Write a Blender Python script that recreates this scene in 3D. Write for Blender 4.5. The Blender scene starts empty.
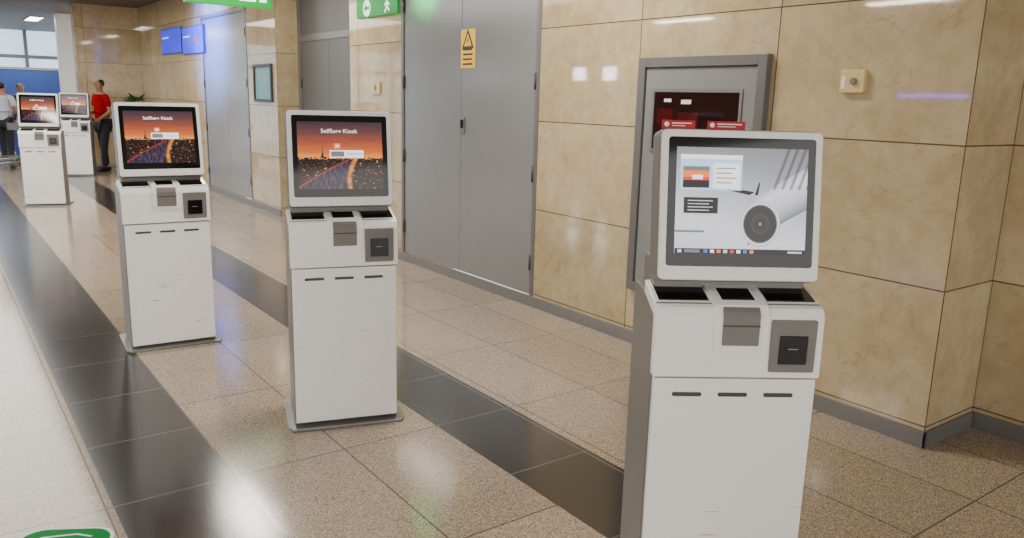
import bpy, bmesh, math, random
from mathutils import Matrix, Vector
random.seed(4)
C = bpy.context.scene.collection
PI = math.pi
# ------------------------------------------------------------------ camera
H = 1.6; FPX = 790.0; YAW = math.radians(36.5); PITCH = math.radians(12.0); ROLL = math.radians(1.55)
ROT = Matrix.Rotation(-YAW, 4, 'Z') @ Matrix.Rotation(PI/2-PITCH, 4, 'X') @ Matrix.Rotation(ROLL, 4, 'Z')
cd = bpy.data.cameras.new('camera'); cam = bpy.data.objects.new('camera', cd); C.objects.link(cam)
cam.matrix_world = Matrix.Translation((0, 0, H)) @ ROT
cd.sensor_width = 36; cd.lens = FPX/1024*36; cd.clip_end = 200
bpy.context.scene.camera = cam
def ray(px, py): return (ROT.to_3x3() @ Vector(((px-512)/FPX, -(py-269)/FPX, -1)))
def floor_pt(px, py):
    d = ray(px, py); t = -H/d.z; return Vector((d.x*t, d.y*t, 0))
def xplane(px, py, X):
    d = ray(px, py); t = X/d.x; return Vector((X, d.y*t, H+d.z*t))
def yplane(px, py, Y):
    d = ray(px, py); t = Y/d.y; return Vector((d.x*t, Y, H+d.z*t))
XW = 3.77; YC = 1.69; CEIL = 3.25; XR = 4.26; YB = 18.2
# ------------------------------------------------------------------ materials
def srgb(r, g, b):
    f = lambda c: (c/255/12.92) if c/255 <= .04045 else ((c/255+.055)/1.055)**2.4
    return (f(r), f(g), f(b), 1)
def mat(name, col, rough=.5, metal=0, emis=0, noise=0, nscale=20, coat=0, spec=.5, bump=0):
    m = bpy.data.materials.new(name); m.use_nodes = True
    nt = m.node_tree; b = nt.nodes['Principled BSDF']
    b.inputs['Base Color'].default_value = col; b.inputs['Roughness'].default_value = rough
    b.inputs['Metallic'].default_value = metal; b.inputs['Coat Weight'].default_value = coat
    b.inputs['Specular IOR Level'].default_value = spec
    tc = nt.nodes.new('ShaderNodeTexCoord'); n = nt.nodes.new('ShaderNodeTexNoise')
    n.inputs['Scale'].default_value = nscale; n.inputs['Detail'].default_value = 4
    nt.links.new(tc.outputs['Object'], n.inputs['Vector'])
    mx = nt.nodes.new('ShaderNodeMix'); mx.data_type = 'RGBA'
    k = max(noise, .02)
    mx.inputs['A'].default_value = tuple(c*(1-k) for c in col[:3])+(1,)
    mx.inputs['B'].default_value = tuple(min(1, c*(1+k)) for c in col[:3])+(1,)
    nt.links.new(n.outputs['Fac'], mx.inputs['Factor']); nt.links.new(mx.outputs['Result'], b.inputs['Base Color'])
    if emis:
        nt.links.new(mx.outputs['Result'], b.inputs['Emission Color']); b.inputs['Emission Strength'].default_value = emis
    if bump:
        bp = nt.nodes.new('ShaderNodeBump'); bp.inputs['Strength'].default_value = bump
        nt.links.new(n.outputs['Fac'], bp.inputs['Height']); nt.links.new(bp.outputs['Normal'], b.inputs['Normal'])
    return m
class NT:
    def __init__(s, name):
        s.m = bpy.data.materials.new(name); s.m.use_nodes = True; s.t = s.m.node_tree; s.b = s.t.nodes['Principled BSDF']
    def n(s, typ, **kw):
        x = s.t.nodes.new(typ)
        for k, v in kw.items(): setattr(x, k, v)
        return x
    def l(s, a, b): s.t.links.new(a, b)
    def math(s, op, a, b=None, c=None):
        x = s.n('ShaderNodeMath', operation=op)
        for i, v in enumerate((a, b, c)):
            if v is None: continue
            if isinstance(v, (int, float)): x.inputs[i].default_value = v
            else: s.l(v, x.inputs[i])
        return x.outputs[0]
    def mix(s, f, a, b, blend='MIX'):
        x = s.n('ShaderNodeMix', data_type='RGBA', blend_type=blend)
        for k, v in (('Factor', f), ('A', a), ('B', b)):
            if isinstance(v, (int, float)): x.inputs[k].default_value = v
            elif isinstance(v, tuple): x.inputs[k].default_value = v
            else: s.l(v, x.inputs[k])
        return x.outputs['Result']
    def ramp(s, f, stops):
        x = s.n('ShaderNodeValToRGB'); e = x.color_ramp.elements
        e[0].position, e[0].color = stops[0]; e[1].position, e[1].color = stops[-1]
        for p, c in stops[1:-1]:
            q = e.new(p); q.color = c
        s.l(f, x.inputs[0]); return x.outputs[0]
    def noise(s, vec, sc, det=4, dist=0):
        n = s.n('ShaderNodeTexNoise'); n.inputs['Scale'].default_value = sc; n.inputs['Detail'].default_value = det; n.inputs['Distortion'].default_value = dist
        s.l(vec, n.inputs['Vector']); return n.outputs['Fac']
    def cell(s, sock, off, size):        # returns (edge distance in metres, cell index)
        q = s.math('DIVIDE', s.math('SUBTRACT', sock, off), size)
        fl = s.math('FLOOR', q); fr = s.math('SUBTRACT', q, fl)
        d = s.math('MULTIPLY', s.math('MINIMUM', fr, s.math('SUBTRACT', 1, fr)), size)
        return d, fl
def marble():
    g = NT('cream marble tiles'); geo = g.n('ShaderNodeNewGeometry')
    sp = g.n('ShaderNodeSeparateXYZ'); g.l(geo.outputs['Position'], sp.inputs[0])
    sn = g.n('ShaderNodeSeparateXYZ'); g.l(geo.outputs['Normal'], sn.inputs[0])
    ay = g.math('ROUND', g.math('ABSOLUTE', sn.outputs[1]))
    hx = g.math('SUBTRACT', sp.outputs[0], XW-YC)
    h = g.math('ADD', g.math('MULTIPLY', hx, ay), g.math('MULTIPLY', sp.outputs[1], g.math('SUBTRACT', 1, ay)))
    dv, iv = g.cell(h, YC, 1.04); dh, ih = g.cell(sp.outputs[2], .105, .675)
    d = g.math('MINIMUM', dv, dh); joint = g.math('LESS_THAN', d, .0035)
    cb = g.n('ShaderNodeCombineXYZ'); g.l(iv, cb.inputs[0]); g.l(ih, cb.inputs[1]); g.l(ay, cb.inputs[2])
    wn = g.n('ShaderNodeTexWhiteNoise'); g.l(cb.outputs[0], wn.inputs[0])
    off = g.n('ShaderNodeVectorMath', operation='SCALE'); g.l(wn.outputs['Color'], off.inputs[0]); off.inputs['Scale'].default_value = 9
    ad = g.n('ShaderNodeVectorMath', operation='ADD'); g.l(geo.outputs['Position'], ad.inputs[0]); g.l(off.outputs[0], ad.inputs[1])
    n1 = g.noise(ad.outputs[0], 1.5, 4, .9); n2 = g.noise(ad.outputs[0], 12, 7, .3); n3 = g.noise(ad.outputs[0], 1.8, 7, 2.8)
    c = g.ramp(n1, [(.3, srgb(182, 161, 123)), (.5, srgb(193, 173, 137)), (.7, srgb(203, 186, 152))])
    c = g.mix(.12, c, g.ramp(n2, [(.38, srgb(146, 122, 84)), (.62, srgb(222, 208, 174))]))
    vein = g.math('LESS_THAN', g.math('ABSOLUTE', g.math('SUBTRACT', n3, .5)), .005)
    c = g.mix(g.math('MULTIPLY', vein, .28), c, srgb(140, 106, 66))
    sh = g.math('ADD', g.math('MULTIPLY', wn.outputs['Value'], .12), .92)
    hs = g.n('ShaderNodeHueSaturation'); g.l(sh, hs.inputs['Value']); g.l(c, hs.inputs['Color'])
    c = g.mix(joint, hs.outputs[0], srgb(90, 70, 46))
    g.l(c, g.b.inputs['Base Color']); g.b.inputs['Roughness'].default_value = .035
    g.b.inputs['Specular IOR Level'].default_value = .6
    return g.m
def granite(name, stops, rough, jcol, offx, sx, offy, sy, sc=95, spec=.6):
    g = NT(name); geo = g.n('ShaderNodeNewGeometry')
    sp = g.n('ShaderNodeSeparateXYZ'); g.l(geo.outputs['Position'], sp.inputs[0])
    dx, ix = g.cell(sp.outputs[0], offx, sx); dy, iy = g.cell(sp.outputs[1], offy, sy)
    joint = g.math('LESS_THAN', g.math('MINIMUM', dx, dy), .0035)
    cb = g.n('ShaderNodeCombineXYZ'); g.l(ix, cb.inputs[0]); g.l(iy, cb.inputs[1])
    wn = g.n('ShaderNodeTexWhiteNoise'); g.l(cb.outputs[0], wn.inputs[0])
    v = g.n('ShaderNodeTexVoronoi'); v.inputs['Scale'].default_value = sc; g.l(geo.outputs['Position'], v.inputs['Vector'])
    sc_ = g.n('ShaderNodeSeparateColor'); g.l(v.outputs['Color'], sc_.inputs[0])
    n2 = g.noise(geo.outputs['Position'], 1.3, 3)
    c = g.ramp(sc_.outputs[0], stops)
    val = g.math('ADD', g.math('ADD', g.math('MULTIPLY', wn.outputs['Value'], .16), .82), g.math('MULTIPLY', n2, .2))
    hs = g.n('ShaderNodeHueSaturation'); g.l(val, hs.inputs['Value']); g.l(c, hs.inputs['Color'])
    c = g.mix(g.math('MULTIPLY', joint, .85), hs.outputs[0], jcol)
    g.l(c, g.b.inputs['Base Color'])
    rr = g.math('ADD', g.math('MULTIPLY', n2, .05), rough-.025)
    g.l(rr, g.b.inputs['Roughness']); g.b.inputs['Specular IOR Level'].default_value = spec
    return g.m
def painted():
    g = NT('scuffed white kiosk paint'); tc = g.n('ShaderNodeTexCoord'); oi = g.n('ShaderNodeObjectInfo')
    ad = g.n('ShaderNodeVectorMath', operation='ADD'); g.l(tc.outputs['Object'], ad.inputs[0])
    sc = g.n('ShaderNodeVectorMath', operation='SCALE'); g.l(oi.outputs['Location'], sc.inputs[0]); sc.inputs['Scale'].default_value = 1.3; g.l(sc.outputs[0], ad.inputs[1])
    mp = g.n('ShaderNodeMapping'); mp.inputs['Scale'].default_value = (5, 5, 70); mp.inputs['Rotation'].default_value = (0, .16, 0)
    g.l(ad.outputs[0], mp.inputs[0])
    n = g.noise(mp.outputs[0], 1.5, 1.5, .5); n2 = g.noise(ad.outputs[0], 5, 2)
    sp = g.n('ShaderNodeSeparateXYZ'); g.l(tc.outputs['Object'], sp.inputs[0])
    low = g.math('MULTIPLY', g.math('LESS_THAN', sp.outputs[2], .5), g.math('GREATER_THAN', n2, .56))
    k = g.math('MULTIPLY', g.math('GREATER_THAN', n, .672), low)
    c = g.mix(g.math('MULTIPLY', k, .55), srgb(250, 250, 249), srgb(190, 92, 70))
    g.l(c, g.b.inputs['Base Color']); g.b.inputs['Roughness'].default_value = .25
    return g.m
def city():
    g = NT('dusk city screen image'); tc = g.n('ShaderNodeTexCoord')
    sp = g.n('ShaderNodeSeparateXYZ'); g.l(tc.outputs['Generated'], sp.inputs[0]); u, w = sp.outputs[0], sp.outputs[2]
    n = g.noise(tc.outputs['Generated'], 9, 5)
    mp = g.n('ShaderNodeMapping'); mp.inputs['Scale'].default_value = (2, 1, 14); g.l(tc.outputs['Generated'], mp.inputs[0])
    cl = g.noise(mp.outputs[0], 1.5, 4)
    z = g.math('ADD', w, g.math('MULTIPLY', g.math('SUBTRACT', cl, .5), .12))
    sky = g.ramp(z, [(.48, srgb(255, 160, 70)), (.56, srgb(226, 112, 52)), (.7, srgb(170, 82, 56)), (.84, srgb(108, 66, 64)), (1, srgb(66, 50, 60))])
    bl = g.n('ShaderNodeTexVoronoi'); bl.inputs['Scale'].default_value = 60; g.l(tc.outputs['Generated'], bl.inputs['Vector'])
    bs = g.n('ShaderNodeSeparateColor'); g.l(bl.outputs['Color'], bs.inputs[0])
    town = g.ramp(bs.outputs[0], [(0, srgb(12, 8, 12)), (.6, srgb(28, 17, 22)), (.87, srgb(56, 32, 28)), (.98, srgb(150, 78, 38)), (1, srgb(255, 200, 120))])
    w2 = g.math('MULTIPLY', w, w)
    bank = g.math('ADD', .58, g.math('SUBTRACT', g.math('MULTIPLY', w, -.15), g.math('MULTIPLY', w2, -.7)))
    width = g.math('ADD', .02, g.math('MULTIPLY', g.math('MAXIMUM', g.math('SUBTRACT', .46, w), 0), 1.25))
    left = g.math('SUBTRACT', bank, width)
    river = g.math('MULTIPLY', g.math('MULTIPLY', g.math('LESS_THAN', u, bank), g.math('GREATER_THAN', u, left)), g.math('LESS_THAN', w, .42))
    mp2 = g.n('ShaderNodeMapping'); mp2.inputs['Scale'].default_value = (18, 1, 5); g.l(tc.outputs['Generated'], mp2.inputs[0])
    rv = g.ramp(g.noise(mp2.outputs[0], 2, 4), [(.38, srgb(34, 28, 48)), (.55, srgb(62, 50, 76)), (.7, srgb(130, 78, 74)), (.85, srgb(230, 150, 90))])
    low = g.mix(river, town, rv)
    dist = g.math('ABSOLUTE', g.math('SUBTRACT', u, g.math('ADD', bank, .02)))
    glow = g.math('MULTIPLY', g.math('MAXIMUM', g.math('SUBTRACT', 1, g.math('MULTIPLY', dist, 26)), 0), g.math('ADD', g.math('MULTIPLY', n, 4), -1.1))
    low = g.mix(g.math('MAXIMUM', g.math('MINIMUM', glow, 1), 0), low, srgb(255, 160, 50))
    dist2 = g.math('ABSOLUTE', g.math('SUBTRACT', u, g.math('ADD', left, -.01)))
    glow2 = g.math('MULTIPLY', g.math('MAXIMUM', g.math('SUBTRACT', 1, g.math('MULTIPLY', dist2, 40)), 0), n)
    low = g.mix(g.math('MINIMUM', glow2, 1), low, srgb(236, 80, 50))
    hz = g.math('ADD', .46, g.math('MULTIPLY', g.math('SUBTRACT', bs.outputs[1], .5), .05))
    c = g.mix(g.math('GREATER_THAN', w, hz), low, sky)
    g.b.inputs['Base Color'].default_value = (.01, .01, .01, 1); g.b.inputs['Roughness'].default_value = .07
    g.l(c, g.b.inputs['Emission Color']); g.b.inputs['Emission Strength'].default_value = 1.2
    return g.m
def engine():
    g = NT('jet engine desktop image'); tc = g.n('ShaderNodeTexCoord')
    sp = g.n('ShaderNodeSeparateXYZ'); g.l(tc.outputs['Generated'], sp.inputs[0]); u, w = sp.outputs[0], sp.outputs[2]
    def rad(cu, cw, su, sw):
        a = g.math('POWER', g.math('MULTIPLY', g.math('SUBTRACT', u, cu), su), 2); b = g.math('POWER', g.math('MULTIPLY', g.math('SUBTRACT', w, cw), sw), 2)
        return g.math('SQRT', g.math('ADD', a, b))
    G = lambda v: srgb(v, v+1, min(255, v+9))
    bgc = g.ramp(g.math('ADD', g.math('MULTIPLY', w, .75), g.math('MULTIPLY', u, .2)), [(0, G(230)), (.25, G(246)), (.5, G(206)), (.72, G(160)), (1, G(118))])
    # sweeping white fuselage from the upper right down to the intake
    sw = g.math('SUBTRACT', w, g.math('ADD', .34, g.math('MULTIPLY', g.math('POWER', g.math('MAXIMUM', g.math('SUBTRACT', u, .50), 0), .8), .75)))
    body = g.math('MULTIPLY', g.math('MULTIPLY', g.math('LESS_THAN', sw, .06), g.math('GREATER_THAN', sw, -.34)), g.math('GREATER_THAN', u, .56))
    bc = g.ramp(g.math('ADD', sw, .36), [(0, G(90)), (.08, G(170)), (.2, G(226)), (.34, G(250)), (.42, G(210))])
    bgc = g.mix(body, bgc, bc)
    dg = g.math('ADD', u, g.math('MULTIPLY', w, -.28)); fr = g.math('FRACT', g.math('MULTIPLY', dg, 16))
    m_ = g.math('MULTIPLY', g.math('LESS_THAN', fr, .4), g.math('MULTIPLY', g.math('GREATER_THAN', dg, .56), g.math('GREATER_THAN', w, .62)))
    bgc = g.mix(g.math('MULTIPLY', m_, .65), bgc, G(34))  # dark diagonal stripes: screen reflections painted into the picture
    r = rad(.65, .29, 1.6, 1.15)
    rg = g.ramp(g.math('MULTIPLY', r, 4), [(0, G(210)), (.05, G(120)), (.1, G(14)), (.30, G(20)), (.42, G(44)), (.48, G(10)), (.78, G(6)), (.82, G(100)), (.86, G(250)), (.95, G(234)), (.98, G(130)), (1, G(80))])
    c = g.mix(g.math('LESS_THAN', r, .245), bgc, rg)
    g.b.inputs['Base Color'].default_value = (.01, .01, .01, 1); g.b.inputs['Roughness'].default_value = .07
    g.l(c, g.b.inputs['Emission Color']); g.b.inputs['Emission Strength'].default_value = 1.15
    return g.m
M = {}
M['marble'] = marble()
M['tan'] = granite('tan speckled granite', [(0, srgb(94, 80, 66)), (.2, srgb(136, 118, 99)), (.5, srgb(159, 141, 119)), (.8, srgb(179, 161, 140)), (1, srgb(208, 194, 174))], .13, srgb(66, 54, 44), .92, .5, 3.19, .95, 280, .6)
M['black'] = granite('black granite strip', [(0, srgb(26, 25, 25)), (.6, srgb(41, 39, 38)), (1, srgb(64, 61, 59))], .18, srgb(112, 106, 100), .445, .475, 3.19, .63, 280, .8)
M['white'] = painted()
M['frame'] = mat('white screen frame', srgb(240, 240, 238), .28, noise=.02)
M['grey'] = mat('grey kiosk metal', srgb(122, 119, 115), .4, .2, noise=.05)
M['dgrey'] = mat('dark grey plastic', srgb(62, 61, 60), .45)
M['midgrey'] = mat('neutral grey reader plastic', srgb(118, 115, 111), .42)
M['blk'] = mat('black gloss plastic', srgb(9, 9, 10), .12)
M['glass'] = mat('black screen glass', srgb(8, 8, 9), .06)
M['plate'] = mat('brushed steel base plate', srgb(128, 128, 126), .35, .6, noise=.08, nscale=60)
M['door'] = mat('grey painted metal door', srgb(140, 140, 141), .18, .1, noise=.05, nscale=3)
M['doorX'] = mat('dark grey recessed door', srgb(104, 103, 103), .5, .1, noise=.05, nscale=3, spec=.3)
M['doorD'] = mat('darker grey metal frame', srgb(112, 111, 110), .3, .2, noise=.04)
M['steel'] = mat('steel trim', srgb(130, 130, 130), .35, .4, noise=.06)
M['ceil'] = mat('grey ceiling panels', srgb(96, 89, 84), .6, noise=.05)
M['lum'] = mat('luminaire diffuser', (1, .95, .86, 1), .5, emis=12)
M['band'] = mat('luminous ceiling', (1, .98, .95, 1), .5, emis=4.6)
M['yellow'] = mat('yellow sign', srgb(255, 200, 0), .45, emis=.15)
M['wht'] = mat('white print', srgb(240, 240, 238), .5)
M['bprint'] = mat('black print', srgb(20, 20, 20), .5)
M['red'] = mat('red enamel', srgb(170, 10, 14), .4, spec=.3)
M['dred'] = mat('dark red glass interior', srgb(34, 9, 12), .06)
M['mred'] = mat('red behind glass', srgb(70, 9, 13), .08)
M['green'] = mat('lit green sign face', srgb(0, 112, 40), .3, emis=1.2)
M['greenS'] = mat('bright green hanging sign face', srgb(0, 106, 34), .3, emis=2.6)
M['lwhite'] = mat('lit white sign face', srgb(235, 250, 238), .4, emis=1.2)
M['beige'] = mat('beige plastic', srgb(216, 192, 130), .4)
M['blue'] = mat('blue reflection glow', srgb(4, 22, 215), .3, emis=1.6, noise=.9, nscale=5)
M['pblue'] = mat('pale daylight pane', srgb(186, 214, 238), .2, emis=1.8, noise=.12, nscale=.6)
M['lblue'] = mat('bright highlight pane', srgb(240, 244, 250), .2, emis=30, noise=.05, nscale=.6)
M['violet'] = mat('violet streak glow', srgb(120, 70, 255), .2, emis=18)
M['plaster'] = mat('warm plaster', srgb(190, 172, 146), .6, noise=.05, nscale=2)
M['bluewall'] = mat('blue partition', srgb(34, 62, 128), .4, noise=.1)
M['decal'] = mat('green floor sticker', srgb(0, 118, 54), .6, noise=.04, spec=.1)
M['dwhite'] = mat('white floor sticker print', srgb(225, 232, 226), .6, spec=.15)
M['city'] = city(); M['engine'] = engine()
E = lambda n, c, e=1.0: mat(n, c, .3, emis=e)
M['e_white'] = E('screen white', srgb(245, 246, 250)); M['e_grey'] = E('screen light grey', srgb(198, 202, 210), .8)
M['e_mid'] = E('screen mid grey', srgb(110, 114, 122), .7); M['e_dark'] = E('screen dark', srgb(20, 22, 28), .5)
M['e_blue'] = E('screen blue', srgb(50, 110, 200)); M['e_orange'] = E('screen orange', srgb(240, 120, 40)); M['e_red'] = E('screen red', srgb(210, 50, 40))
M['e_cyan'] = E('screen pale blue', srgb(176, 206, 236))
# ------------------------------------------------------------------ mesh builder
class MB:
    def __init__(s): s.bm = bmesh.new(); s.mats = []
    def mi(s, m):
        if m is None: return 0
        if m not in s.mats: s.mats.append(m)
        return s.mats.index(m)
    def box(s, x0, x1, y0, y1, z0, z1, m=None, bev=0, seg=2):
        r = bmesh.ops.create_cube(s.bm, size=1); vs = r['verts']
        for v in vs:
            v.co = Vector(((x0+x1)/2+v.co.x*(x1-x0), (y0+y1)/2+v.co.y*(y1-y0), (z0+z1)/2+v.co.z*(z1-z0)))
        for f in {f for v in vs for f in v.link_faces}: f.material_index = s.mi(m)
        if bev:
            bmesh.ops.bevel(s.bm, geom=list({e for v in vs for e in v.link_edges}), offset=bev, segments=seg, affect='EDGES', profile=.6)
        return s
    def prism(s, pts, a, b, axis='y', m=None, bev=0, seg=2):
        f = {'y': lambda p, t: (p[0], t, p[1]), 'x': lambda p, t: (t, p[0], p[1]), 'z': lambda p, t: (p[0], p[1], t)}[axis]
        A = [s.bm.verts.new(f(p, a)) for p in pts]; B = [s.bm.verts.new(f(p, b)) for p in pts]
        k = len(pts); fs = [s.bm.faces.new(A), s.bm.faces.new(B[::-1])]
        for i in range(k): fs.append(s.bm.faces.new((A[i], B[i], B[(i+1) % k], A[(i+1) % k])))
        bmesh.ops.recalc_face_normals(s.bm, faces=fs)
        for q in fs: q.material_index = s.mi(m)
        if bev:
            es = list({e for q in fs[:2] for e in q.edges})
            bmesh.ops.bevel(s.bm, geom=es, offset=bev, segments=seg, affect='EDGES', profile=.6)
        return s
    def poly(s, pts, m=None):
        f = s.bm.faces.new([s.bm.verts.new(p) for p in pts]); f.material_index = s.mi(m); return s
    def tube(s, pts, r, m=None, n=10):
        pts = [Vector(p) for p in pts]; rs = r if isinstance(r, (list, tuple)) else [r]*len(pts); rings = []
        for i, p in enumerate(pts):
            d = (pts[min(i+1, len(pts)-1)]-pts[max(i-1, 0)]).normalized()
            u = d.cross(Vector((0, 0, 1)) if abs(d.z) < .9 else Vector((1, 0, 0))).normalized(); w = d.cross(u)
            rings.append([s.bm.verts.new(p+(u*math.cos(2*PI*k/n)+w*math.sin(2*PI*k/n))*rs[i]) for k in range(n)])
        fs = []
        for a, b in zip(rings, rings[1:]):
            for k in range(n): fs.append(s.bm.faces.new((a[k], a[(k+1) % n], b[(k+1) % n], b[k])))
        fs.append(s.bm.faces.new(rings[0][::-1])); fs.append(s.bm.faces.new(rings[-1]))
        for f in fs: f.material_index = s.mi(m); f.smooth = True
        return s
    def lathe(s, prof, c=(0, 0, 0), m=None, n=24):
        rings = [[s.bm.verts.new((c[0]+r*math.cos(2*PI*k/n), c[1]+r*math.sin(2*PI*k/n), c[2]+z)) for k in range(n)] for r, z in prof]
        for a, b in zip(rings, rings[1:]):
            for k in range(n):
                f = s.bm.faces.new((a[k], a[(k+1) % n], b[(k+1) % n], b[k])); f.material_index = s.mi(m); f.smooth = True
        for rg in (rings[0][::-1], rings[-1]):
            f = s.bm.faces.new(rg); f.material_index = s.mi(m)
        return s
    def build(s, name, m=None, parent=None, loc=(0, 0, 0), rot=(0, 0, 0)):
        me = bpy.data.meshes.new(name)
        if m is None and not s.mats: m = M['grey']
        s.bm.to_mesh(me); s.bm.free()
        for q in (s.mats if s.mats else [m]): me.materials.append(M[q] if isinstance(q, str) else q)
        o = bpy.data.objects.new(name, me); C.objects.link(o); o.location = loc; o.rotation_euler = rot
        if parent: o.parent = parent
        return o
def rrect(x0, x1, z0, z1, r, n=5):
    P = []
    for cx, cz, a in ((x1-r, z1-r, 0), (x0+r, z1-r, 90), (x0+r, z0+r, 180), (x1-r, z0+r, 270)):
        for k in range(n+1):
            t = math.radians(a+90*k/n); P.append((cx+r*math.cos(t), cz+r*math.sin(t)))
    return P
def circ(cx, cz, rx, rz=None, n=24, a0=0, a1=360):
    rz = rz or rx
    return [(cx+rx*math.cos(math.radians(a0+(a1-a0)*k/n)), cz+rz*math.sin(math.radians(a0+(a1-a0)*k/n))) for k in range(n)]
def empty(name, loc=(0, 0, 0), rz=0):
    o = bpy.data.objects.new(name, None); C.objects.link(o); o.location = loc; o.rotation_euler = (0, 0, rz); o.empty_display_size = .1; return o
def tag(o, label, cat, group=None, kind=None):
    o['label'] = label; o['category'] = cat
    if group: o['group'] = group
    if kind: o['kind'] = kind
    return o
def struct(o): o['kind'] = 'structure'; return o
def text(name, body, size, m, parent, loc, sx=1):
    cu = bpy.data.curves.new('t', 'FONT'); cu.body = body; cu.size = size; cu.align_x = 'CENTER'; cu.align_y = 'CENTER'
    t = bpy.data.objects.new('t', cu); C.objects.link(t); bpy.context.view_layer.update()
    me = bpy.data.meshes.new_from_object(t.evaluated_get(bpy.context.evaluated_depsgraph_get()))
    bpy.data.objects.remove(t)
    me.transform(Matrix.Rotation(PI/2, 4, 'X') @ Matrix.Scale(sx, 4, (1, 0, 0)))
    me.materials.clear(); me.materials.append(M[m])
    o = bpy.data.objects.new(name, me); C.objects.link(o); o.location = loc; o.parent = parent; return o
# ------------------------------------------------------------------ room shell
mb = MB()
for x0, x1, m in ((-9, .445, 'tan'), (.445, .92, 'black'), (.92, 1.92, 'tan'), (1.92, 2.37, 'black'), (2.37, 7, 'tan')):
    mb.poly([(x0, -5, 0), (x1, -5, 0), (x1, 32, 0), (x0, 32, 0)], m)
struct(mb.build('floor'))
mb = MB(); mb.box(-9, 7, -5, 32, CEIL, CEIL+.1, 'ceil'); struct(mb.build('ceiling'))
yD0, yD1 = xplane(536, 200, XW).y, xplane(402, 200, XW).y
yR0, yR1 = xplane(350, 60, XW).y, xplane(276, 60, XW).y
yE0, yE1 = xplane(250, 120, XW).y, xplane(206, 120, XW).y
ZD = 2.85; ZE = xplane(206, 16, XW).z
mb = MB(); T = XW+.62
mb.box(XW, T, YC, yD0, 0, CEIL, 'marble'); mb.box(XW, T, yD0, yD1, ZD, CEIL, 'marble')
mb.box(XW, T, yD1, yR0, 0, CEIL, 'marble'); mb.box(XW, T, yR0, yR1, 2.95, CEIL, 'marble')
mb.box(XW, T, yR1, yE0, 0, CEIL, 'marble'); mb.box(XW, T, yE0, yE1, ZE, CEIL, 'marble')
mb.box(XW, T, yE1, YB+.3, 0, CEIL, 'marble')
mb.box(XR, XR+.3, -4.9, YC-.001, 0, CEIL, 'marble')
struct(mb.build('wall_right'))
xf0 = yplane(80, 100, YB).x
mb = MB(); mb.box(xf0, XW-.001, YB, YB+.3, 0, CEIL, 'marble'); struct(mb.build('wall_far'))
mb = MB()
for a, b in ((YC-.015, yR0), (yR1, YB)): mb.box(XW-.015, XW, a, b, 0, .085, 'steel', .003)
mb.box(XW-.015, XR-.015, YC-.015, YC, 0, .085, 'steel', .003); mb.box(XR-.015, XR, -4.8, YC-.016, 0, .085, 'steel', .003)
struct(mb.build('baseboard_right'))
mb = MB(); mb.box(xf0, XW-.02, YB-.015, YB-.001, 0, .085, 'steel', .003); struct(mb.build('baseboard_far'))
# hall glazing far behind
YG = 28
mb = MB(); mb.box(-9, 6, YG, YG+.05, 0, CEIL, 'pblue')
w = empty('window_1', (0, 0, 0)); struct(w); mb.build('pane', parent=w)
mb = MB()
for i in range(11):
    x = -8.6+1.4*i; mb.box(x, x+.09, YG-.1, YG-.001, 0, CEIL, 'steel')
mb.box(-9, 6, YG-.09, YG-.002, 2.45, 2.55, 'steel'); mb.build('mullion_frame', parent=w)
# left hall wall with added bright panes that put highlights on the marble
mb = MB(); mb.box(-9.2, -9, -5, 32, 0, CEIL, 'plaster'); struct(mb.build('wall_left'))
wl = empty('highlight_panes', (-9, 0, 0)); struct(wl)
for y in (-1.5, 17.4, 18.75, 24):
    mb = MB(); mb.box(.001, .03, y, y+.6, 2.28, 2.66, 'lblue'); mb.build('pane', parent=wl)
    mb = MB()
    for q in ((y-.06, y, 2.22, 2.72), (y+.6, y+.66, 2.22, 2.72), (y, y+.6, 2.66, 2.72), (y, y+.6, 2.22, 2.28)): mb.box(.001, .06, q[0], q[1], q[2], q[3], 'steel')
    mb.build('highlight_frame', parent=wl)
mb = MB(); mb.box(.001, .05, 7.5, 8.9, 1.9, 1.95, 'violet', .004); mb.build('violet_streak_source', parent=wl)  # added glowing strip, source of a violet streak mirrored in the marble
# doors -----------------------------------------------------------
def dbl_door(name, y0, y1, X, z1, split, dm='door', panels=False):
    d = empty(name, (X, (y0+y1)/2, 0), -PI/2); struct(d); hw = (y1-y0)/2; sx = (y0+y1)/2-split
    mb = MB(); fr = .045 if not panels else .10
    for a, b, c, e in ((-hw, -hw+fr, 0, z1), (hw-fr, hw, 0, z1), (-hw, hw, z1-fr, z1)): mb.box(a, b, -.006, .05, c, e, 'doorD', .002)
    if panels: mb.box(-hw+fr, hw-fr, -.006, .05, 2.28, 2.36, 'doorD', .002)
    mb.build('door_frame', parent=d)
    top = 2.276 if panels else z1-fr-.004
    if panels:
        mb = MB(); mb.box(-hw+fr+.003, hw-fr-.003, .012, .045, 2.364, z1-fr-.004, dm, .003); mb.build('top_panel', parent=d)
    for i, (a, b) in enumerate(((-hw+fr+.003, sx-.003), (sx+.003, hw-fr-.003))):
        mb = MB(); mb.box(a, b, .006, .045, .09 if not panels else .005, top, dm, .003); lf = mb.build('door_leaf', parent=d)
        side = a if i == 0 else b
        for z in (.35, 1.05, 1.75, 2.45):
            if z < top-.1:
                mb = MB(); mb.tube([(side, -.004, z-.06), (side, -.004, z+.06)], .012, 'dgrey'); mb.build('hinge', parent=lf)
        if panels:
            mb = MB(); hx_ = sx-.07 if i == 0 else sx+.07
            mb.tube([(hx_, .006, 1.0), (hx_, -.04, 1.0), (hx_, -.04, 1.3), (hx_, .006, 1.3)], .01, 'steel'); mb.build('pull_handle', parent=lf)
    return d
sp = xplane(460, 150, XW).y
d1 = dbl_door('door_1', yD0+.001, yD1-.001, XW, ZD-.001, sp)
lx = (yD0+yD1)/2-sp
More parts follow.
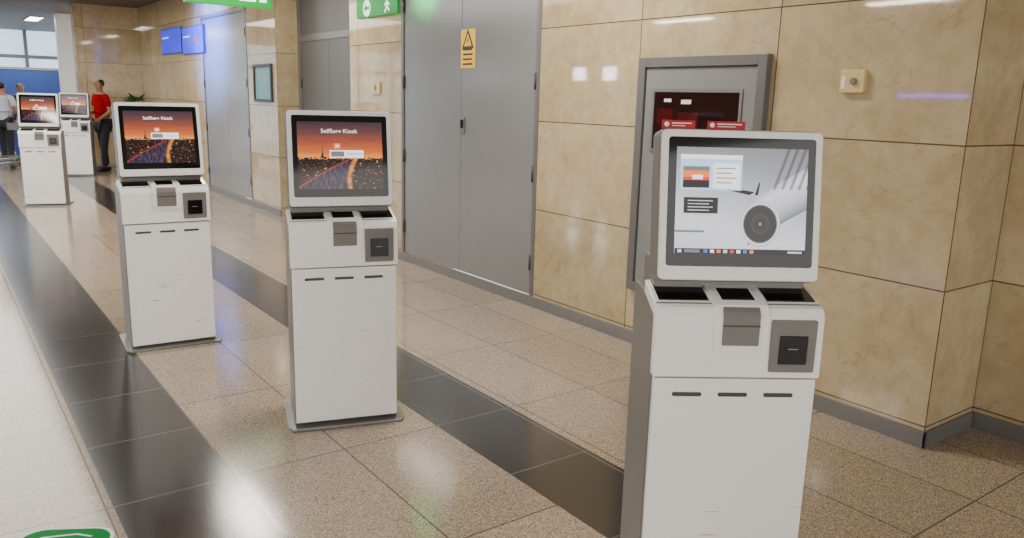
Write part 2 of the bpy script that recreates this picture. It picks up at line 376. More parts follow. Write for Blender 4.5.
mb = MB(); mb.prism(rrect(-.02, .02, 1.31, 1.45, .006), -.008, .006, 'y', 'steel', .002); pl_ = mb.build('lock_plate', parent=d1, loc=(lx+.045, 0, 0))
mb = MB(); mb.prism(rrect(-.014, .014, 1.36, 1.43, .006), -.022, -.006, 'y', 'blk', .002); mb.build('lock_cylinder', parent=pl_)
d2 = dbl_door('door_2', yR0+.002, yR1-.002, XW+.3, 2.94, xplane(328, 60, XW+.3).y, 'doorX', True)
d3 = dbl_door('door_3', yE0+.002, yE1-.002, XW, ZE-.002, xplane(227, 100, XW).y)
# ------------------------------------------------------------------ kiosk
def make_display(kind, parent, x0, x1, z0, z1, y):
    W_, H_ = x1-x0, z1-z0
    L = [0]
    R = lambda a, b, c, d: [(a, c), (b, c), (b, d), (a, d)]
    def G(name, items):
        mb = MB()
        for pts, m in items:
            L[0] += 1; mb.poly([(x0+u*W_, y-.00025*L[0], z0+v*H_) for u, v in pts], m)
        return mb.build(name, parent=parent)
    bg = MB(); bg.poly([(x0, y, z0), (x1, y, z0), (x1, y, z1), (x0, y, z1)], kind); bg.build('display', parent=parent)
    if kind == 'city':
        G('tower_silhouette', [([(.262, .46), (.305, .46), (.290, .56), (.286, .68), (.282, .56)], 'e_dark')])
        G('screen_button', [(R(.37, .77, .465, .58), 'e_white'), (R(.385, .54, .482, .562), 'e_mid'), (R(.57, .75, .505, .545), 'e_cyan')])
        G('screen_emblem', [(R(.42, .50, .60, .68), 'e_orange'), (R(.44, .48, .625, .655), 'e_white')])
        text('screen_text', 'SelfServ Kiosk', .027, 'e_white', parent, ((x0+x1)/2-.005, y-.004, z0+.86*H_), 1.1)
    else:
        G('aircraft_detail', [([(.40, .60), (.56, .56), (.60, .59), (.44, .62)], 'e_dark'), ([(.60, .56), (.625, .56), (.64, .68), (.63, .68)], 'e_dark')])
        it = [(R(.03, .50, .60, .93), 'e_cyan'), (R(.03, .50, .89, .93), 'e_white'), (R(.05, .25, .62, .82), 'e_orange'), (R(.05, .25, .62, .69), 'e_dark'), (R(.05, .25, .69, .72), 'e_red'), (R(.05, .25, .78, .82), 'e_mid'), (R(.12, .20, .70, .74), 'e_white'), (R(.28, .48, .62, .85), 'e_white')]
        it += [(R(.30, .45-.03*(k % 2), .80-.045*k, .81-.045*k), 'e_mid') for k in range(4)]
        G('browser_window', it)
        G('text_box', [(R(.06, .32, .38, .53), 'e_dark')]+[(R(.09, .28-.03*(k % 2), .495-.03*k, .503-.03*k), 'e_grey') for k in range(4)])
        G('caption_line', [(R(.0, .22, .20, .22), 'e_mid')])
        it = [(R(0, 1, 0, .05), 'e_dark')]
        it += [(R(.22+.05*k, .25+.05*k, .010, .040), q) for k, q in enumerate(('e_blue', 'e_white', 'e_orange', 'e_cyan', 'e_red', 'e_white', 'e_blue', 'e_orange'))]
        it += [(R(.86, .97, .016, .034), 'e_grey'), (R(.02, .05, .010, .040), 'e_cyan'), (R(.07, .19, .010, .040), 'e_mid')]
        G('taskbar', it)
def make_kiosk(kind):
    root = empty('self_service_kiosk')
    mb = MB(); mb.prism([(-.268, -.19), (.268, -.19), (.285, -.15), (.285, .24), (-.285, .24), (-.285, -.15)], 0, .014, 'z', 'plate', .003); mb.build('base_plate', parent=root)
    mb = MB(); mb.box(-.252, .252, -.122, .19, .014, 1.025, 'grey', .006); mb.build('cabinet_body', parent=root)
    mb = MB(); mb.box(-.247, .247, -.15, -.121, .03, .798, 'white', .004, 3); door = mb.build('front_door', parent=root)
    for xc in (-.145, -.005, .135):
        mb = MB(); mb.prism(rrect(xc-.045, xc+.045, .742, .755, .005), -.1515, -.145, 'y', 'dgrey'); mb.build('vent_slot', parent=door)
    prof = [(-.156, .806), (-.118, .806), (-.118, .985), (.03, 1.02), (.03, 1.060), (-.095, 1.032), (-.138, 1.016), (-.152, .992)]
    mb = MB(); mb.prism(prof, -.254, .254, 'x', 'white', .004, 2); fas = mb.build('upper_fascia', parent=root)
    fr = lambda z: -.156+(z-.806)*.004/.186
    SL = .028/.125
    def strip(x0, x1, zb, t, m, name, par, bev=.003):
        pr = [(fr(zb)+.01, zb), (fr(zb)-t, zb), (-.152-t, .992), (-.139-t*.5, 1.017+t), (-.095, 1.033+t), (.028, 1.0605+t), (.028, 1.05), (-.095, 1.023), (-.142, .988)]
        q = MB(); q.prism(pr, x0, x1, 'x', m, bev, 2); return q.build(name, parent=par)
    def front(x0, x1, z0, z1, t, m, name, par, r=.006):
        q = MB(); q.prism(rrect(x0, x1, z0, z1, r), -.155-t, -.148, 'y', m, .0015, 1); return q.build(name, parent=par)
    def top(x0, x1, y0, y1, t, m, name, par):
        zz = lambda y: 1.032+(y+.095)*SL
        q = MB(); q.prism([(y0, zz(y0)-.004), (y1, zz(y1)-.004), (y1, zz(y1)+t), (y0, zz(y0)+t)], x0, x1, 'x', m, .001, 1); return q.build(name, parent=par)
    top(-.238, -.086, -.104, .026, .002, 'blk', 'document_tray', fas)
    strip(-.080, .084, .890, .009, 'white', 'printer_tongue', fas)
    q = MB(); q.prism([(-.150, .908), (-.1675, .908), (-.1675, .996), (-.161, 1.010), (-.150, 1.022), (-.150, 1.0)], -.055, .055, 'x', 'midgrey', .002, 2); pr = q.build('ticket_printer', parent=root)
    q = MB(); q.prism([(-.1695, .966), (-.1695, .971), (-.162, .971), (-.162, .966)], -.055, .055, 'x', 'dgrey'); q.build('printer_lip', parent=pr)
    top(-.050, .050, -.116, -.045, .0115, 'blk', 'printer_slot', pr)
    rd = front(.094, .232, .824, .986, .005, 'midgrey', 'card_reader', root)
    front(.120, .206, .850, .938, .008, 'blk', 'scanner_window', rd, .004)
    q = MB(); q.prism(rrect(.140, .182, .876, .907, .004), -.1645, -.160, 'y', 'glass'); q.box(.146, .176, -.1652, -.1644, .897, .8995, 'e_mid'); q.build('scanner_lens', parent=rd)
    top(.092, .240, -.104, .022, .003, 'blk', 'reader_cover', rd)
    mb = MB(); mb.box(-.235, .235, -.02, .15, 1.0, 1.13, 'grey', .01); mb.build('neck', parent=root)
    hd = MB(); hd.prism(rrect(-.243, .243, .004, .452, .016), 0, .03, 'y', 'frame', .005, 3)
    hd = hd.build('screen_housing', parent=root, loc=(0, -.10, 1.086), rot=(math.radians(-9), 0, 0))
    mb = MB(); mb.prism(rrect(-.247, .247, 0, .456, .02), .012, .11, 'y', 'grey', .008, 2); mb.build('rear_shell', parent=hd)
    mb = MB(); mb.prism(rrect(-.222, .222, .046, .430, .010), -.0015, .01, 'y', 'glass', .0008, 1); mb.build('screen_glass', parent=hd)
    make_display(kind, hd, -.198, .198, .084, .400, -.0022)
    return root
def copy_tree(o, parent=None):
    c = o.copy(); C.objects.link(c); c.parent = parent
    for ch in list(o.children): copy_tree(ch, c)
    return c
GK = 'white check-in kiosks standing in a row'
def place(k, px, py, psi, label):
    p = floor_pt(px, py); a = math.radians(psi)
    n = Vector((-math.sin(a), -math.cos(a), 0)); c = p-n*.15
    k.location = (c.x, c.y, 0); k.rotation_euler = (0, 0, -a); tag(k, label, 'kiosk', GK); return k
k3 = make_kiosk('engine')
F, R = 2.265, .682
fx, fy = R*math.cos(YAW)+F*math.sin(YAW), F*math.cos(YAW)-R*math.sin(YAW)
a = math.radians(34); k3.location = (fx+math.sin(a)*.15, fy+math.cos(a)*.15, 0); k3.rotation_euler = (0, 0, -a)
tag(k3, 'nearest white kiosk, its screen showing a jet engine desktop picture', 'kiosk', GK)
k2 = place(make_kiosk('city'), 348, 424, 17, 'white kiosk with dusk city screen in front of the grey double doors')
k1 = place(copy_tree(k2), 176, 346, 4, 'white kiosk with dusk city screen, third from the camera')
k4 = place(copy_tree(k2), 46, 206, 16, 'small distant white kiosk, front one of the far pair at left')
k5 = place(copy_tree(k2), 79, 176, 19, 'farthest white kiosk, partly hidden behind another near the man in red')
for xx, ww, lb in ((-.19, .10, 'red notice standing on nearest kiosk, above left corner of screen'), (-.045, .115, 'red notice standing on nearest kiosk, nearer the middle of the screen top')):
    s = empty('red_notice'); tag(s, lb, 'notice', 'red notices on the nearest kiosk')
    mb = MB(); mb.box(-ww/2, ww/2, 0, .004, 0, .026, 'red', .001); mb.build('card', parent=s)
    mb = MB(); mb.prism(circ(-ww/2+.014, .014, .007), -.001, 0, 'y', 'wht')
    mb.box(-ww/2+.03, ww/2-.012, -.001, 0, .016, .019, 'wht'); mb.box(-ww/2+.03, ww/2-.03, -.001, 0, .009, .011, 'wht'); mb.build('white_print', parent=s)
    top_l = Vector((xx, -.10+math.sin(math.radians(9))*.456+.022, 1.086+math.cos(math.radians(9))*.456-.005))
    wpt = Matrix.Rotation(-a, 3, 'Z') @ top_l + k3.location
    s.location = wpt; s.rotation_euler = (0, 0, -a)
# ------------------------------------------------------------------ wall items
def wall_at(px0, py0, px1, py1, X=XW):
    a = xplane(px0, (py0+py1)/2, X); b = xplane(px1, (py0+py1)/2, X); cpx = (px0+px1)/2
    z1 = xplane(cpx, py0, X).z; z0 = xplane(cpx, py1, X).z
    return (a.y+b.y)/2, abs(a.y-b.y), z0, z1
# hose cabinet
yc, w_, z0, z1 = wall_at(633, 56, 758, 290, XW-.04); z0 = .38
cb = empty('fire_hose_cabinet', (XW+.001, yc, z0), -PI/2); tag(cb, 'grey steel fire hose cabinet with red glazed window behind the nearest kiosk', 'cabinet')
h_ = z1-z0; hw = w_/2
mb = MB()
for q in ((-hw, -hw+.06, 0, h_), (hw-.06, hw, 0, h_), (-hw+.06, hw-.06, h_-.06, h_), (-hw+.06, hw-.06, 0, .06)): mb.box(q[0], q[1], -.05, 0, q[2], q[3], 'doorD', .004)
mb.build('frame', parent=cb)
mb = MB(); mb.box(-hw+.065, hw-.065, -.035, -.001, .065, h_-.065, 'door', .003); dr = mb.build('cabinet_door', parent=cb)
zw1 = h_-.21; X0, X1 = -hw+.15, hw-.17
mb = MB(); mb.box(X0, X1, -.037, -.034, .95, zw1, 'dred')
mb.box(X0+.03, X0+.16, -.038, -.037, zw1-.20, zw1-.10, 'mred'); mb.box(X0+.08, X0+.14, -.038, -.037, zw1-.06, zw1-.04, 'wht'); mb.box(X0+.22, X0+.30, -.038, -.037, zw1-.07, zw1-.045, 'wht'); mb.box(X0+.2, X0+.36, -.0385, -.038, zw1-.22, zw1-.12, 'mred')
mb.build('glazed_window', parent=dr)
mb = MB()
for q in ((X0-.02, X0, .93, zw1+.02), (X1, X1+.02, .93, zw1+.02), (X0, X1, zw1, zw1+.02), (X0, X1, .93, .95)): mb.box(q[0], q[1], -.042, -.034, q[2], q[3], 'steel')
mb.build('window_trim', parent=dr)
mb = MB(); mb.box(hw-.12, hw-.10, -.055, -.034, .7, .82, 'steel', .003); mb.build('handle', parent=dr)
yc, w_, z0, z1 = wall_at(843, 70, 867, 93)
cp = empty('wall_call_point', (XW+.001, yc, z0), -PI/2); tag(cp, 'small beige call point box on the marble wall at right', 'switch')
mb = MB(); mb.prism(rrect(-w_/2, w_/2, 0, z1-z0, .008), -.03, 0, 'y', 'beige', .004); mb.build('box', parent=cp)
mb = MB(); mb.prism(circ(.012, (z1-z0)*.5, .018), -.042, -.03, 'y', 'midgrey', .003); mb.build('button', parent=cp)
mb = MB(); mb.box(-w_/2+.012, -w_/2+.03, -.032, -.03, .02, z1-z0-.03, 'wht'); mb.build('label_strip', parent=cp)
yc, w_, z0, z1 = wall_at(373, 82, 381, 94)
cp = empty('wall_switch', (XW+.001, yc, z0), -PI/2); tag(cp, 'tiny wall switch on marble between the recessed door and the big double door', 'switch')
mb = MB(); mb.prism(rrect(-w_/2, w_/2, 0, z1-z0, .006), -.02, 0, 'y', 'beige', .003); mb.build('plate', parent=cp)
mb = MB(); mb.box(-.015, .015, -.026, -.02, .03, z1-z0-.03, 'midgrey', .002); mb.build('rocker', parent=cp)
# warning sign
yc, w_, z0, z1 = wall_at(461, 29, 475, 68); h_ = z1-z0
ws = empty('warning_sign', (XW+.004, yc, z0), -PI/2); tag(ws, 'yellow warning sign with black triangle on the grey double door', 'sign')
mb = MB(); mb.prism(rrect(-w_/2, w_/2, 0, h_, .008), -.004, 0, 'y', 'yellow'); mb.build('plate', parent=ws)
mb = MB(); r = w_*.42
mb.prism([(-r, h_*.5), (r, h_*.5), (0, h_*.5+r*1.8)], -.0055, -.004, 'y', 'bprint'); mb.prism([(-r*.62, h_*.5+r*.22), (r*.62, h_*.5+r*.22), (0, h_*.5+r*1.35)], -.0065, -.0055, 'y', 'yellow')
mb.prism([(-.008, h_*.5+r*.95), (.012, h_*.5+r*.95), (.0, h_*.5+r*.72), (.012, h_*.5+r*.72), (-.006, h_*.5+r*.3), (0, h_*.5+r*.62), (-.012, h_*.5+r*.62)], -.0075, -.0065, 'y', 'bprint')
mb.build('triangle_symbol', parent=ws)
mb = MB()
for k in range(4): mb.box(-w_*.34, w_*.34-.01*(k % 2), -.0065, -.004, .025+k*.04, .04+k*.04, 'bprint')
mb.build('text_lines', parent=ws)
# lit arrow sign on wall
yc, w_, z0, z1 = wall_at(359, -4, 400, 16); h_ = z1-z0
gs = empty('exit_arrow_sign', (XW+.001, yc, z0), -PI/2); tag(gs, 'lit green sign with white arrow and running figure left of big double doors', 'sign')
mb = MB(); mb.prism(rrect(-w_/2, w_/2, 0, h_, .01), -.03, 0, 'y', 'green', .004); mb.build('box', parent=gs)
zc = h_*.46; ax = -w_*.23; s = h_*.33
mb = MB(); mb.prism(circ(ax, zc, h_*.42), -.033, -.03, 'y', 'lwhite')
mb.prism([(ax-s, zc), (ax-s*.1, zc+s*.75), (ax-s*.1, zc+s*.25), (ax+s, zc+s*.25), (ax+s, zc-s*.25), (ax-s*.1, zc-s*.25), (ax-s*.1, zc-s*.75)], -.0345, -.0332, 'y', 'green'); mb.build('arrow_disc', parent=gs)
mb = MB(); bx = w_*.26; s = h_*.46
mb.prism(circ(bx-.01, zc+s*.66, s*.2), -.033, -.03, 'y', 'lwhite')
mb.prism([(bx-s*.25, zc+s*.35), (bx+s*.25, zc+s*.4), (bx+s*.75, zc+s*.05), (bx+s*.65, zc-s*.05), (bx+s*.28, zc+s*.12), (bx+s*.2, zc-s*.2), (bx+s*.6, zc-s*.5), (bx+s*.5, zc-s*.7), (bx, zc-s*.3), (bx-s*.4, zc-s*.8), (bx-s*.6, zc-s*.7), (bx-s*.15, zc-s*.15), (bx-s*.1, zc+s*.15), (bx-s*.5, zc-s*.05), (bx-s*.6, zc+s*.05)], -.033, -.03, 'y', 'lwhite')
mb.build('running_figure', parent=gs)
# framed notice near far door
yc, w_, z0, z1 = wall_at(255, 64, 273, 102); h_ = z1-z0
fp = empty('framed_notice', (XW+.001, yc, z0), -PI/2); tag(fp, 'dark framed pale notice on marble beside the far grey door', 'picture')
mb = MB()
for q in ((-w_/2, -w_/2+.04, 0, h_), (w_/2-.04, w_/2, 0, h_), (-w_/2+.04, w_/2-.04, 0, .04), (-w_/2+.04, w_/2-.04, h_-.04, h_)): mb.box(q[0], q[1], -.03, 0, q[2], q[3], 'dgrey', .003)
mb.build('frame', parent=fp)
M['mapbg'] = mat('pale teal print', srgb(120, 160, 166), .3, noise=.4, nscale=9)
mb = MB(); mb.box(-w_/2+.04, w_/2-.04, -.01, 0, .04, h_-.04, 'mapbg'); mb.build('print', parent=fp)
# blue reflections on far wall, built as added glowing panels
for a0, a1, c0, c1, lb in ((163, 183, 28, 54, 'added glowing panel as blue reflection on far marble wall, farther of the pair'), (184, 205, 26, 54, 'added glowing panel as blue reflection on far marble wall, next to the grey door')):
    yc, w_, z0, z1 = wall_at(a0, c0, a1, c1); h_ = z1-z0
    refl = empty('blue_reflection', (XW-.001, yc, z0), -PI/2); tag(refl, lb, 'display', 'blue wall reflections')
    mb = MB(); mb.box(-w_/2, w_/2, -.03, 0, 0, h_, 'bluewall', .004); mb.build('reflection_back', parent=refl)
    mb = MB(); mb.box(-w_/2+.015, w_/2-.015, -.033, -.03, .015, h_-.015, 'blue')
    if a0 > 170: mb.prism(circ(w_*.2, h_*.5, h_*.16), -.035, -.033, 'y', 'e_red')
    mb.box(-w_*.42, -w_*.1, -.035, -.033, h_*.62, h_*.68, 'e_cyan'); mb.build('reflection_glow', parent=refl)
def spot(name, loc, tgt, pw, col, ang, r=.1):
    sl = bpy.data.lights.new(name, 'SPOT'); sl.energy = pw; sl.color = col; sl.spot_size = math.radians(ang); sl.spot_blend = 1; sl.shadow_soft_size = r
    o = bpy.data.objects.new(name, sl); C.objects.link(o); o.location = loc; o.rotation_euler = (Vector(tgt)-Vector(loc)).to_track_quat('-Z', 'Y').to_euler(); return o
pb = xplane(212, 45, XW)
spot('blue_glow_fill', (XW-1.5, pb.y-.2, 2.7), (XW, pb.y, 2.5), 1300, (.06, .17, 1), 80, .2)  # added spot for the blue glow on wall and door, no fixture
# hanging green sign
YS = 9
p0 = yplane(184, 2, YS); p1 = yplane(271, 9, YS); zb = (p0.z+p1.z)/2
sg = empty('hanging_sign', ((p0.x+p1.x)/2, YS, zb)); hw = (p1.x-p0.x)/2; tag(sg, 'lit green direction sign hanging from the ceiling', 'sign')
mb = MB(); mb.box(-hw, hw, -.04, .04, 0, .3, 'greenS', .006); mb.build('sign_box', parent=sg)
mb = MB(); x, z, s = -hw+.18, .15, .1
mb.prism([(x-s, z), (x-s*.2, z+s*.7), (x-s*.2, z+s*.22), (x+s, z+s*.22), (x+s, z-s*.22), (x-s*.2, z-s*.22), (x-s*.2, z-s*.7)], -.043, -.04, 'y', 'lwhite'); mb.build('arrow_symbol', parent=sg)
for q in ((.1, .28, .06), (.32, .40, .06)):
    mb = MB(); mb.box(q[0], q[1], -.043, -.04, q[2], .2, 'lwhite'); mb.build('white_symbol', parent=sg)
for sx in (-hw*.7, hw*.7):
    mb = MB(); mb.tube([(sx, 0, .29), (sx, 0, CEIL-zb)], .01, 'steel'); mb.build('hanger_rod', parent=sg)
# floor sticker
p = floor_pt(56, 550); st = empty('floor_sticker', (p.x, p.y, .0005), math.radians(-30)); tag(st, 'green floor sticker with white border at the bottom left', 'sticker')
mb = MB(); mb.prism(rrect(-.17, .17, -.15, .15, .09), 0, .001, 'z', 'dwhite'); mb.build('white_border', parent=st)
mb = MB(); mb.prism(rrect(-.158, .158, -.138, .138, .08), .001, .0015, 'z', 'decal'); mb.build('green_face', parent=st)
mb = MB(); mb.prism([(-.09, .085), (.03, .105), (.09, .085), (.088, .078), (.03, .096), (-.088, .078)], .0015, .002, 'z', 'dwhite'); mb.build('white_line', parent=st)
mb = MB(); mb.prism(circ(0, -.05, .05), .0015, .002, 'z', 'dwhite'); mb.build('white_symbol', parent=st)
# ------------------------------------------------------------------ ceiling luminaires
LX = [(-4.6, 2), (-4.6, 6.5), (-4.6, 11), (-1.6, 1.5), (-1.6, 6), (2.6, 4), (2.6, 8.5), (2.6, 13), (.9, 23.5), (2.4, 23)]
for i, (x, y) in enumerate(LX):
    t = empty('ceiling_light', (x, y, CEIL))
    where = 'over the open hall at left' if x < -3 else 'in the far hall' if y > 18 else 'along the middle aisle' if x < 1 else 'beside the marble wall'
    tag(t, 'recessed white ceiling light panel '+where, 'ceiling light', 'ceiling lights '+where)
    mb = MB()
    for q in ((-.17, -.14, -.72, .72), (.14, .17, -.72, .72), (-.14, .14, -.72, -.69), (-.14, .14, .69, .72)): mb.box(q[0], q[1], q[2], q[3], -.02, -.001, 'steel')
    mb.build('frame', parent=t)
    mb = MB(); mb.box(-.14, .14, -.69, .69, -.012, -.002, 'lum'); mb.build('diffuser', parent=t)
t = empty('luminous_ceiling_panel', (0, 14, CEIL)); tag(t, 'long bright luminous ceiling panel above the aisle left of the kiosks', 'ceiling light')
mb = MB(); mb.box(-1.3, 1.2, -6, 6, -.02, -.001, 'band'); mb.build('diffuser', parent=t)
mb = MB()
for q in ((-1.36, -1.3, -6.06, 6.06), (1.2, 1.26, -6.06, 6.06), (-1.3, 1.2, -6.06, -6), (-1.3, 1.2, 6, 6.06)): mb.box(q[0], q[1], q[2], q[3], -.04, -.001, 'steel')
mb.build('frame', parent=t)
cx = yplane(70, 100, 21)
mb = MB(); mb.box(-.16, .16, -.16, .16, 0, CEIL-.001, 'wht', .02); c_ = mb.build('hall_column', loc=(cx.x, 21, 0)); tag(c_, 'white square column in the far hall', 'column')
mb = MB(); xa, xb = yplane(-30, 90, 24).x, yplane(66, 90, 24).x
bp = empty('blue_partition', ((xa+xb)/2, 24, 0)); hw = (xb-xa)/2; tag(bp, 'dark blue partition across the far hall behind the people', 'partition')
mb.box(-hw, hw, -.04, .04, 0, 2.05, 'bluewall', .005); mb.build('panel', parent=bp)
mb = MB(); mb.box(-hw, hw, -.05, .05, 2.05, 2.11, 'steel'); mb.build('top_rail', parent=bp)
# ------------------------------------------------------------------ people
M['skin'] = mat('skin', srgb(150, 104, 78), .55); M['hair'] = mat('black hair', srgb(24, 20, 18), .7)
M['redshirt'] = mat('red polo cotton', srgb(150, 6, 14), .85, noise=.1, spec=.1); M['navy'] = mat('dark trousers', srgb(30, 32, 42), .8, noise=.1)
M['lshirt'] = mat('pale grey shirt', srgb(180, 184, 192), .8, noise=.06); M['olive'] = mat('dark olive shirt', srgb(60, 62, 56), .8, noise=.1); M['shoe'] = mat('black shoes', srgb(20, 20, 20), .4)
def skin_mesh(name, J, EDG, m, parent, sub=2, ys=.8, extra=None):
    me = bpy.data.meshes.new(name); me.from_pydata([(p[0], p[1]/ys, p[2]) for p, r in J], EDG, []); me.update()
    o = bpy.data.objects.new('tmp', me); C.objects.link(o)
    md = o.modifiers.new('s', 'SKIN'); md.use_smooth_shade = True
    for i, (p, r) in enumerate(J):
        sv = me.skin_vertices[0].data[i]; sv.radius = (r, r); sv.use_root = (i == 0)
    s2 = o.modifiers.new('u', 'SUBSURF'); s2.levels = sub; s2.render_levels = sub
    bpy.context.view_layer.update()
    res = bpy.data.meshes.new_from_object(o.evaluated_get(bpy.context.evaluated_depsgraph_get()))
    res.transform(Matrix.Scale(ys, 4, (0, 1, 0))); bpy.data.objects.remove(o)
    if extra:
        b = bmesh.new(); b.from_mesh(res); x = extra(); b2 = bpy.data.meshes.new('x'); x.bm.to_mesh(b2); b.from_mesh(b2); b.to_mesh(res); b.free()
    res.materials.clear(); res.materials.append(M[m])
    r = bpy.data.objects.new(name, res); C.objects.link(r); r.parent = parent; return r
def person(loc, rz, label, shirt, hgt, armL, armR, stride=.08):
    root = empty('person', loc, rz); tag(root, label, 'person', 'people in the far hall'); s = hgt/1.76; root.scale = (s, s, s)
    def arm(sgn, a): return Vector((sgn*.19, 0, 1.42)), Vector((sgn*a[0][0], a[0][1], a[0][2])), Vector((sgn*a[1][0], a[1][1], a[1][2]))
    sR, eR, wR = arm(1, armR); sL, eL, wL = arm(-1, armL)
    hips = [(.095, 0, .9), (-.095, 0, .9)]
    kn = [(.10, -.02-stride*.5, .5), (-.10, .0+stride*.4, .5)]; an = [(.105, -stride, .09), (-.105, stride, .09)]
    J = [((0, 0, .96), .13), ((0, 0, 1.12), .125), ((0, 0, 1.32), .145), ((0, 0, 1.44), .085), ((0, -.005, 1.51), .052), ((0, -.02, 1.58), .070), ((0, -.02, 1.66), .083), ((0, -.01, 1.715), .062),
         (sR, .055), (eR, .042), (wR, .028), (sL, .055), (eL, .042), (wL, .028),
         (hips[0], .09), (kn[0], .06), (an[0], .042), (hips[1], .09), (kn[1], .06), (an[1], .042)]
    ED = [(0, 1), (1, 2), (2, 3), (3, 4), (4, 5), (5, 6), (6, 7), (3, 8), (8, 9), (9, 10), (3, 11), (11, 12), (12, 13), (0, 14), (14, 15), (15, 16), (0, 17), (17, 18), (18, 19)]
    def hands():
        mb = MB()
        for w_, e_, sg in ((wR, eR, 1), (wL, eL, -1)):
            d = (w_-e_).normalized(); u = d.cross(Vector((0, 1, .3))).normalized()
            mb.tube([w_-d*.02, w_+d*.03, w_+d*.085], [.026, .036, .034])
            v = d.cross(u).normalized()
            for k, L in enumerate((.065, .078, .072, .055)):
                b0 = w_+d*.08+v*(.026-.0175*k); mb.tube([b0, b0+d*L*.5, b0+d*L*.85+u*.014, b0+d*L+u*.028], [.0095, .009, .008, .006], n=6)
            b0 = w_+d*.03+v*.03; mb.tube([b0, b0+v*.022+d*.025, b0+v*.026+d*.06], [.011, .010, .007], n=6)
        mb.tube([(0, -.098, 1.675), (0, -.118, 1.648), (0, -.10, 1.64)], [.008, .014, .008], n=8)
        for q in (-1, 1): mb.tube([(q*.080, -.005, 1.625), (q*.092, 0, 1.65), (q*.084, 0, 1.675)], [.008, .013, .008], n=8)
        return mb
    body = skin_mesh('body', J, ED, 'skin', root, 2, .9, hands)
    SH = [((0, 0, 1.30), .165), ((0, 0, 1.14), .15), ((0, 0, .96), .155), ((0, 0, .89), .155), ((0, 0, 1.42), .11), ((0, 0, 1.475), .066),
          (sR, .075), (sR.lerp(eR, .75), .064), (sL, .075), (sL.lerp(eL, .75), .064)]
    skin_mesh('shirt', SH, [(0, 1), (1, 2), (2, 3), (0, 4), (4, 5), (4, 6), (6, 7), (4, 8), (8, 9)], shirt, root, 2, .82)
    TR = [((0, 0, .95), .145), (hips[0], .11), (kn[0], .078), (an[0], .06), (hips[1], .11), (kn[1], .078), (an[1], .06)]
    skin_mesh('trousers', TR, [(0, 1), (1, 2), (2, 3), (0, 4), (4, 5), (5, 6)], 'navy', root, 2, .9)
    for q in an:
        mb = MB(); mb.prism([(q[0]-.042, q[1]+.06), (q[0]+.042, q[1]+.06), (q[0]+.05, q[1]-.12), (q[0]+.02, q[1]-.19), (q[0]-.02, q[1]-.19), (q[0]-.05, q[1]-.12)], 0, .075, 'z', 'shoe', .018, 2); mb.build('shoe', parent=root)
    HR = [((0, .03, 1.60), .068), ((0, .015, 1.68), .088), ((0, -.02, 1.725), .070)]
    skin_mesh('hair', HR, [(0, 1), (1, 2)], 'hair', root, 2, 1)
    for q in (-.03, .03):
        mb = MB(); mb.box(q-.010, q+.010, -.101, -.092, 1.664, 1.671, 'bprint', .002); mb.build('eye', parent=root)
    mb = MB(); mb.box(-.02, .02, -.103, -.092, 1.607, 1.613, 'dred', .002); mb.build('mouth', parent=root)
    return root
pm = floor_pt(106, 171); pm.y = min(pm.y, YB-.5)
person(pm, math.radians(-70), 'man in a red shirt and dark trousers standing by far marble wall', 'redshirt', 1.82, ((.25, -.02, 1.14), (.2, -.24, 1.05)), ((.25, .02, 1.14), (.24, -.2, 1.0)))
pp = floor_pt(9, 163); person(pp, math.radians(150), 'person in pale grey shirt standing at far left behind the trolleys', 'lshirt', 1.72, ((.25, 0, 1.14), (.24, -.2, 1.02)), ((.25, 0, 1.14), (.24, -.2, 1.02)))
pp = floor_pt(27, 157); person(pp, math.radians(20), 'person in dark shirt behind the nearer far kiosk', 'olive', 1.72, ((.25, .02, 1.14), (.25, -.06, .9)), ((.25, .02, 1.14), (.25, -.06, .9)))
# trolleys
def trolley(loc, rz, label):
    r = empty('baggage_trolley', loc, rz); tag(r, label, 'trolley', 'baggage trolleys at far left')
    mb = MB()
    for s in (-.25, .25): mb.tube([(s, -.45, .16), (s, .4, .18), (s, .48, .25), (s, .56, 1.0)], .02, 'steel')
    mb.tube([(-.25, -.45, .16), (.25, -.45, .16)], .018, 'steel'); mb.tube([(-.25, .1, .17), (.25, .1, .17)], .012, 'steel')
    for z in (.4, .6, .8): mb.tube([(-.25, .5+(z-.25)*.08, z), (.25, .5+(z-.25)*.08, z)], .012, 'steel')
    mb.build('frame', parent=r)
    mb = MB(); mb.tube([(-.27, .56, 1.02), (.27, .56, 1.02)], .024, 'bluewall'); mb.build('handle_bar', parent=r)
    mb = MB(); mb.box(-.24, .24, .44, .46, .28, .72, 'bluewall', .004); mb.build('panel', parent=r)
    mb = MB(); mb.box(-.22, .22, .30, .50, .78, .80, 'steel', .004); mb.box(-.22, .22, .30, .31, .80, .92, 'steel'); mb.build('basket', parent=r)
    for x, y in ((-.24, .35), (.24, .35), (0, -.4)):
        mb = MB(); mb.tube([(x-.02, y, .07), (x+.02, y, .07)], .07, 'dgrey', 16); mb.build('wheel', parent=r)
    return r
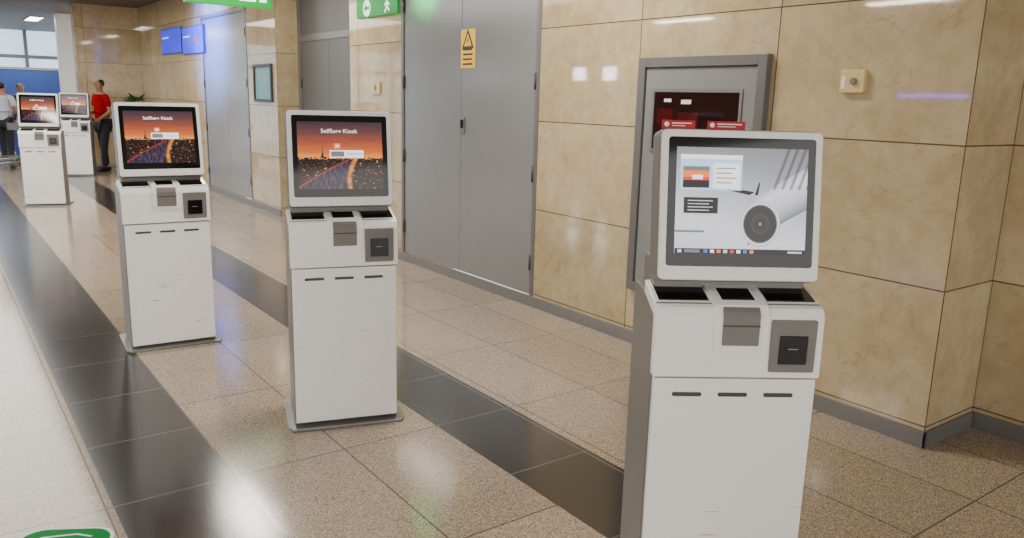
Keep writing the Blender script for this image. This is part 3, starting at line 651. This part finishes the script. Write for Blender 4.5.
q = floor_pt(4, 171); trolley(q, math.radians(-60), 'grey baggage trolley with blue handle, nearer one at the left edge')
q = floor_pt(12, 165.5); trolley(q, math.radians(-60), 'grey baggage trolley with blue handle, farther one beside the small kiosk')
# potted plant
q = floor_pt(150, 173); q.x = min(q.x, XW-.4)
pl = empty('potted_plant', q); tag(pl, 'leafy green potted plant against far wall behind the third kiosk', 'plant')
M['leaf'] = mat('leaf green', srgb(50, 96, 50), .5, noise=.3); M['pot'] = mat('terracotta pot', srgb(130, 76, 54), .7)
mb = MB(); mb.lathe([(.13, 0), (.18, .34), (.2, .36), (.17, .36), (.15, .33)], m='pot'); mb.build('pot', parent=pl)
mb = MB(); mb.tube([(0, 0, .3), (.02, 0, .8), (0, .02, 1.3)], [.02, .016, .01], 'pot'); mb.build('stem', parent=pl)
mb = MB()
for k in range(110):
    a_ = random.random()*2*PI; z = .7+random.random()*.72; L = .2+random.random()*.18; d = Vector((math.cos(a_), math.sin(a_), .4+random.random()*.5)).normalized(); b = Vector((0, 0, z)); s = d.cross(Vector((0, 0, 1))).normalized()*.04
    mb.poly([b, b+d*L*.5+s, b+d*L-Vector((0, 0, .03)), b+d*L*.5-s], 'leaf')
mb.build('foliage', parent=pl)
# ------------------------------------------------------------------ light
def area(loc, sx, sy, pw, col=(1, .94, .85), rot=(0, 0, 0)):
    l = bpy.data.lights.new('lamp', 'AREA'); l.shape = 'RECTANGLE'; l.size = sx; l.size_y = sy; l.energy = pw; l.color = col
    o = bpy.data.objects.new('lamp', l); C.objects.link(o); o.location = loc; o.rotation_euler = rot; return o
for x, y in LX: area((x, y, CEIL-.03), .28, 1.4, 75)
pt = xplane(425, 4, XW)
spot('green_glow_fill', (XW-.55, pt.y, 2.85), (XW, pt.y, 2.68), 200, (.03, 1, .2), 62, .05)  # added spot standing in for a green reflection high on the double door
w = bpy.data.worlds.new('world'); bpy.context.scene.world = w; w.use_nodes = True
bg = w.node_tree.nodes['Background']; bg.inputs[0].default_value = (1, .965, .92, 1); bg.inputs[1].default_value = 3.0
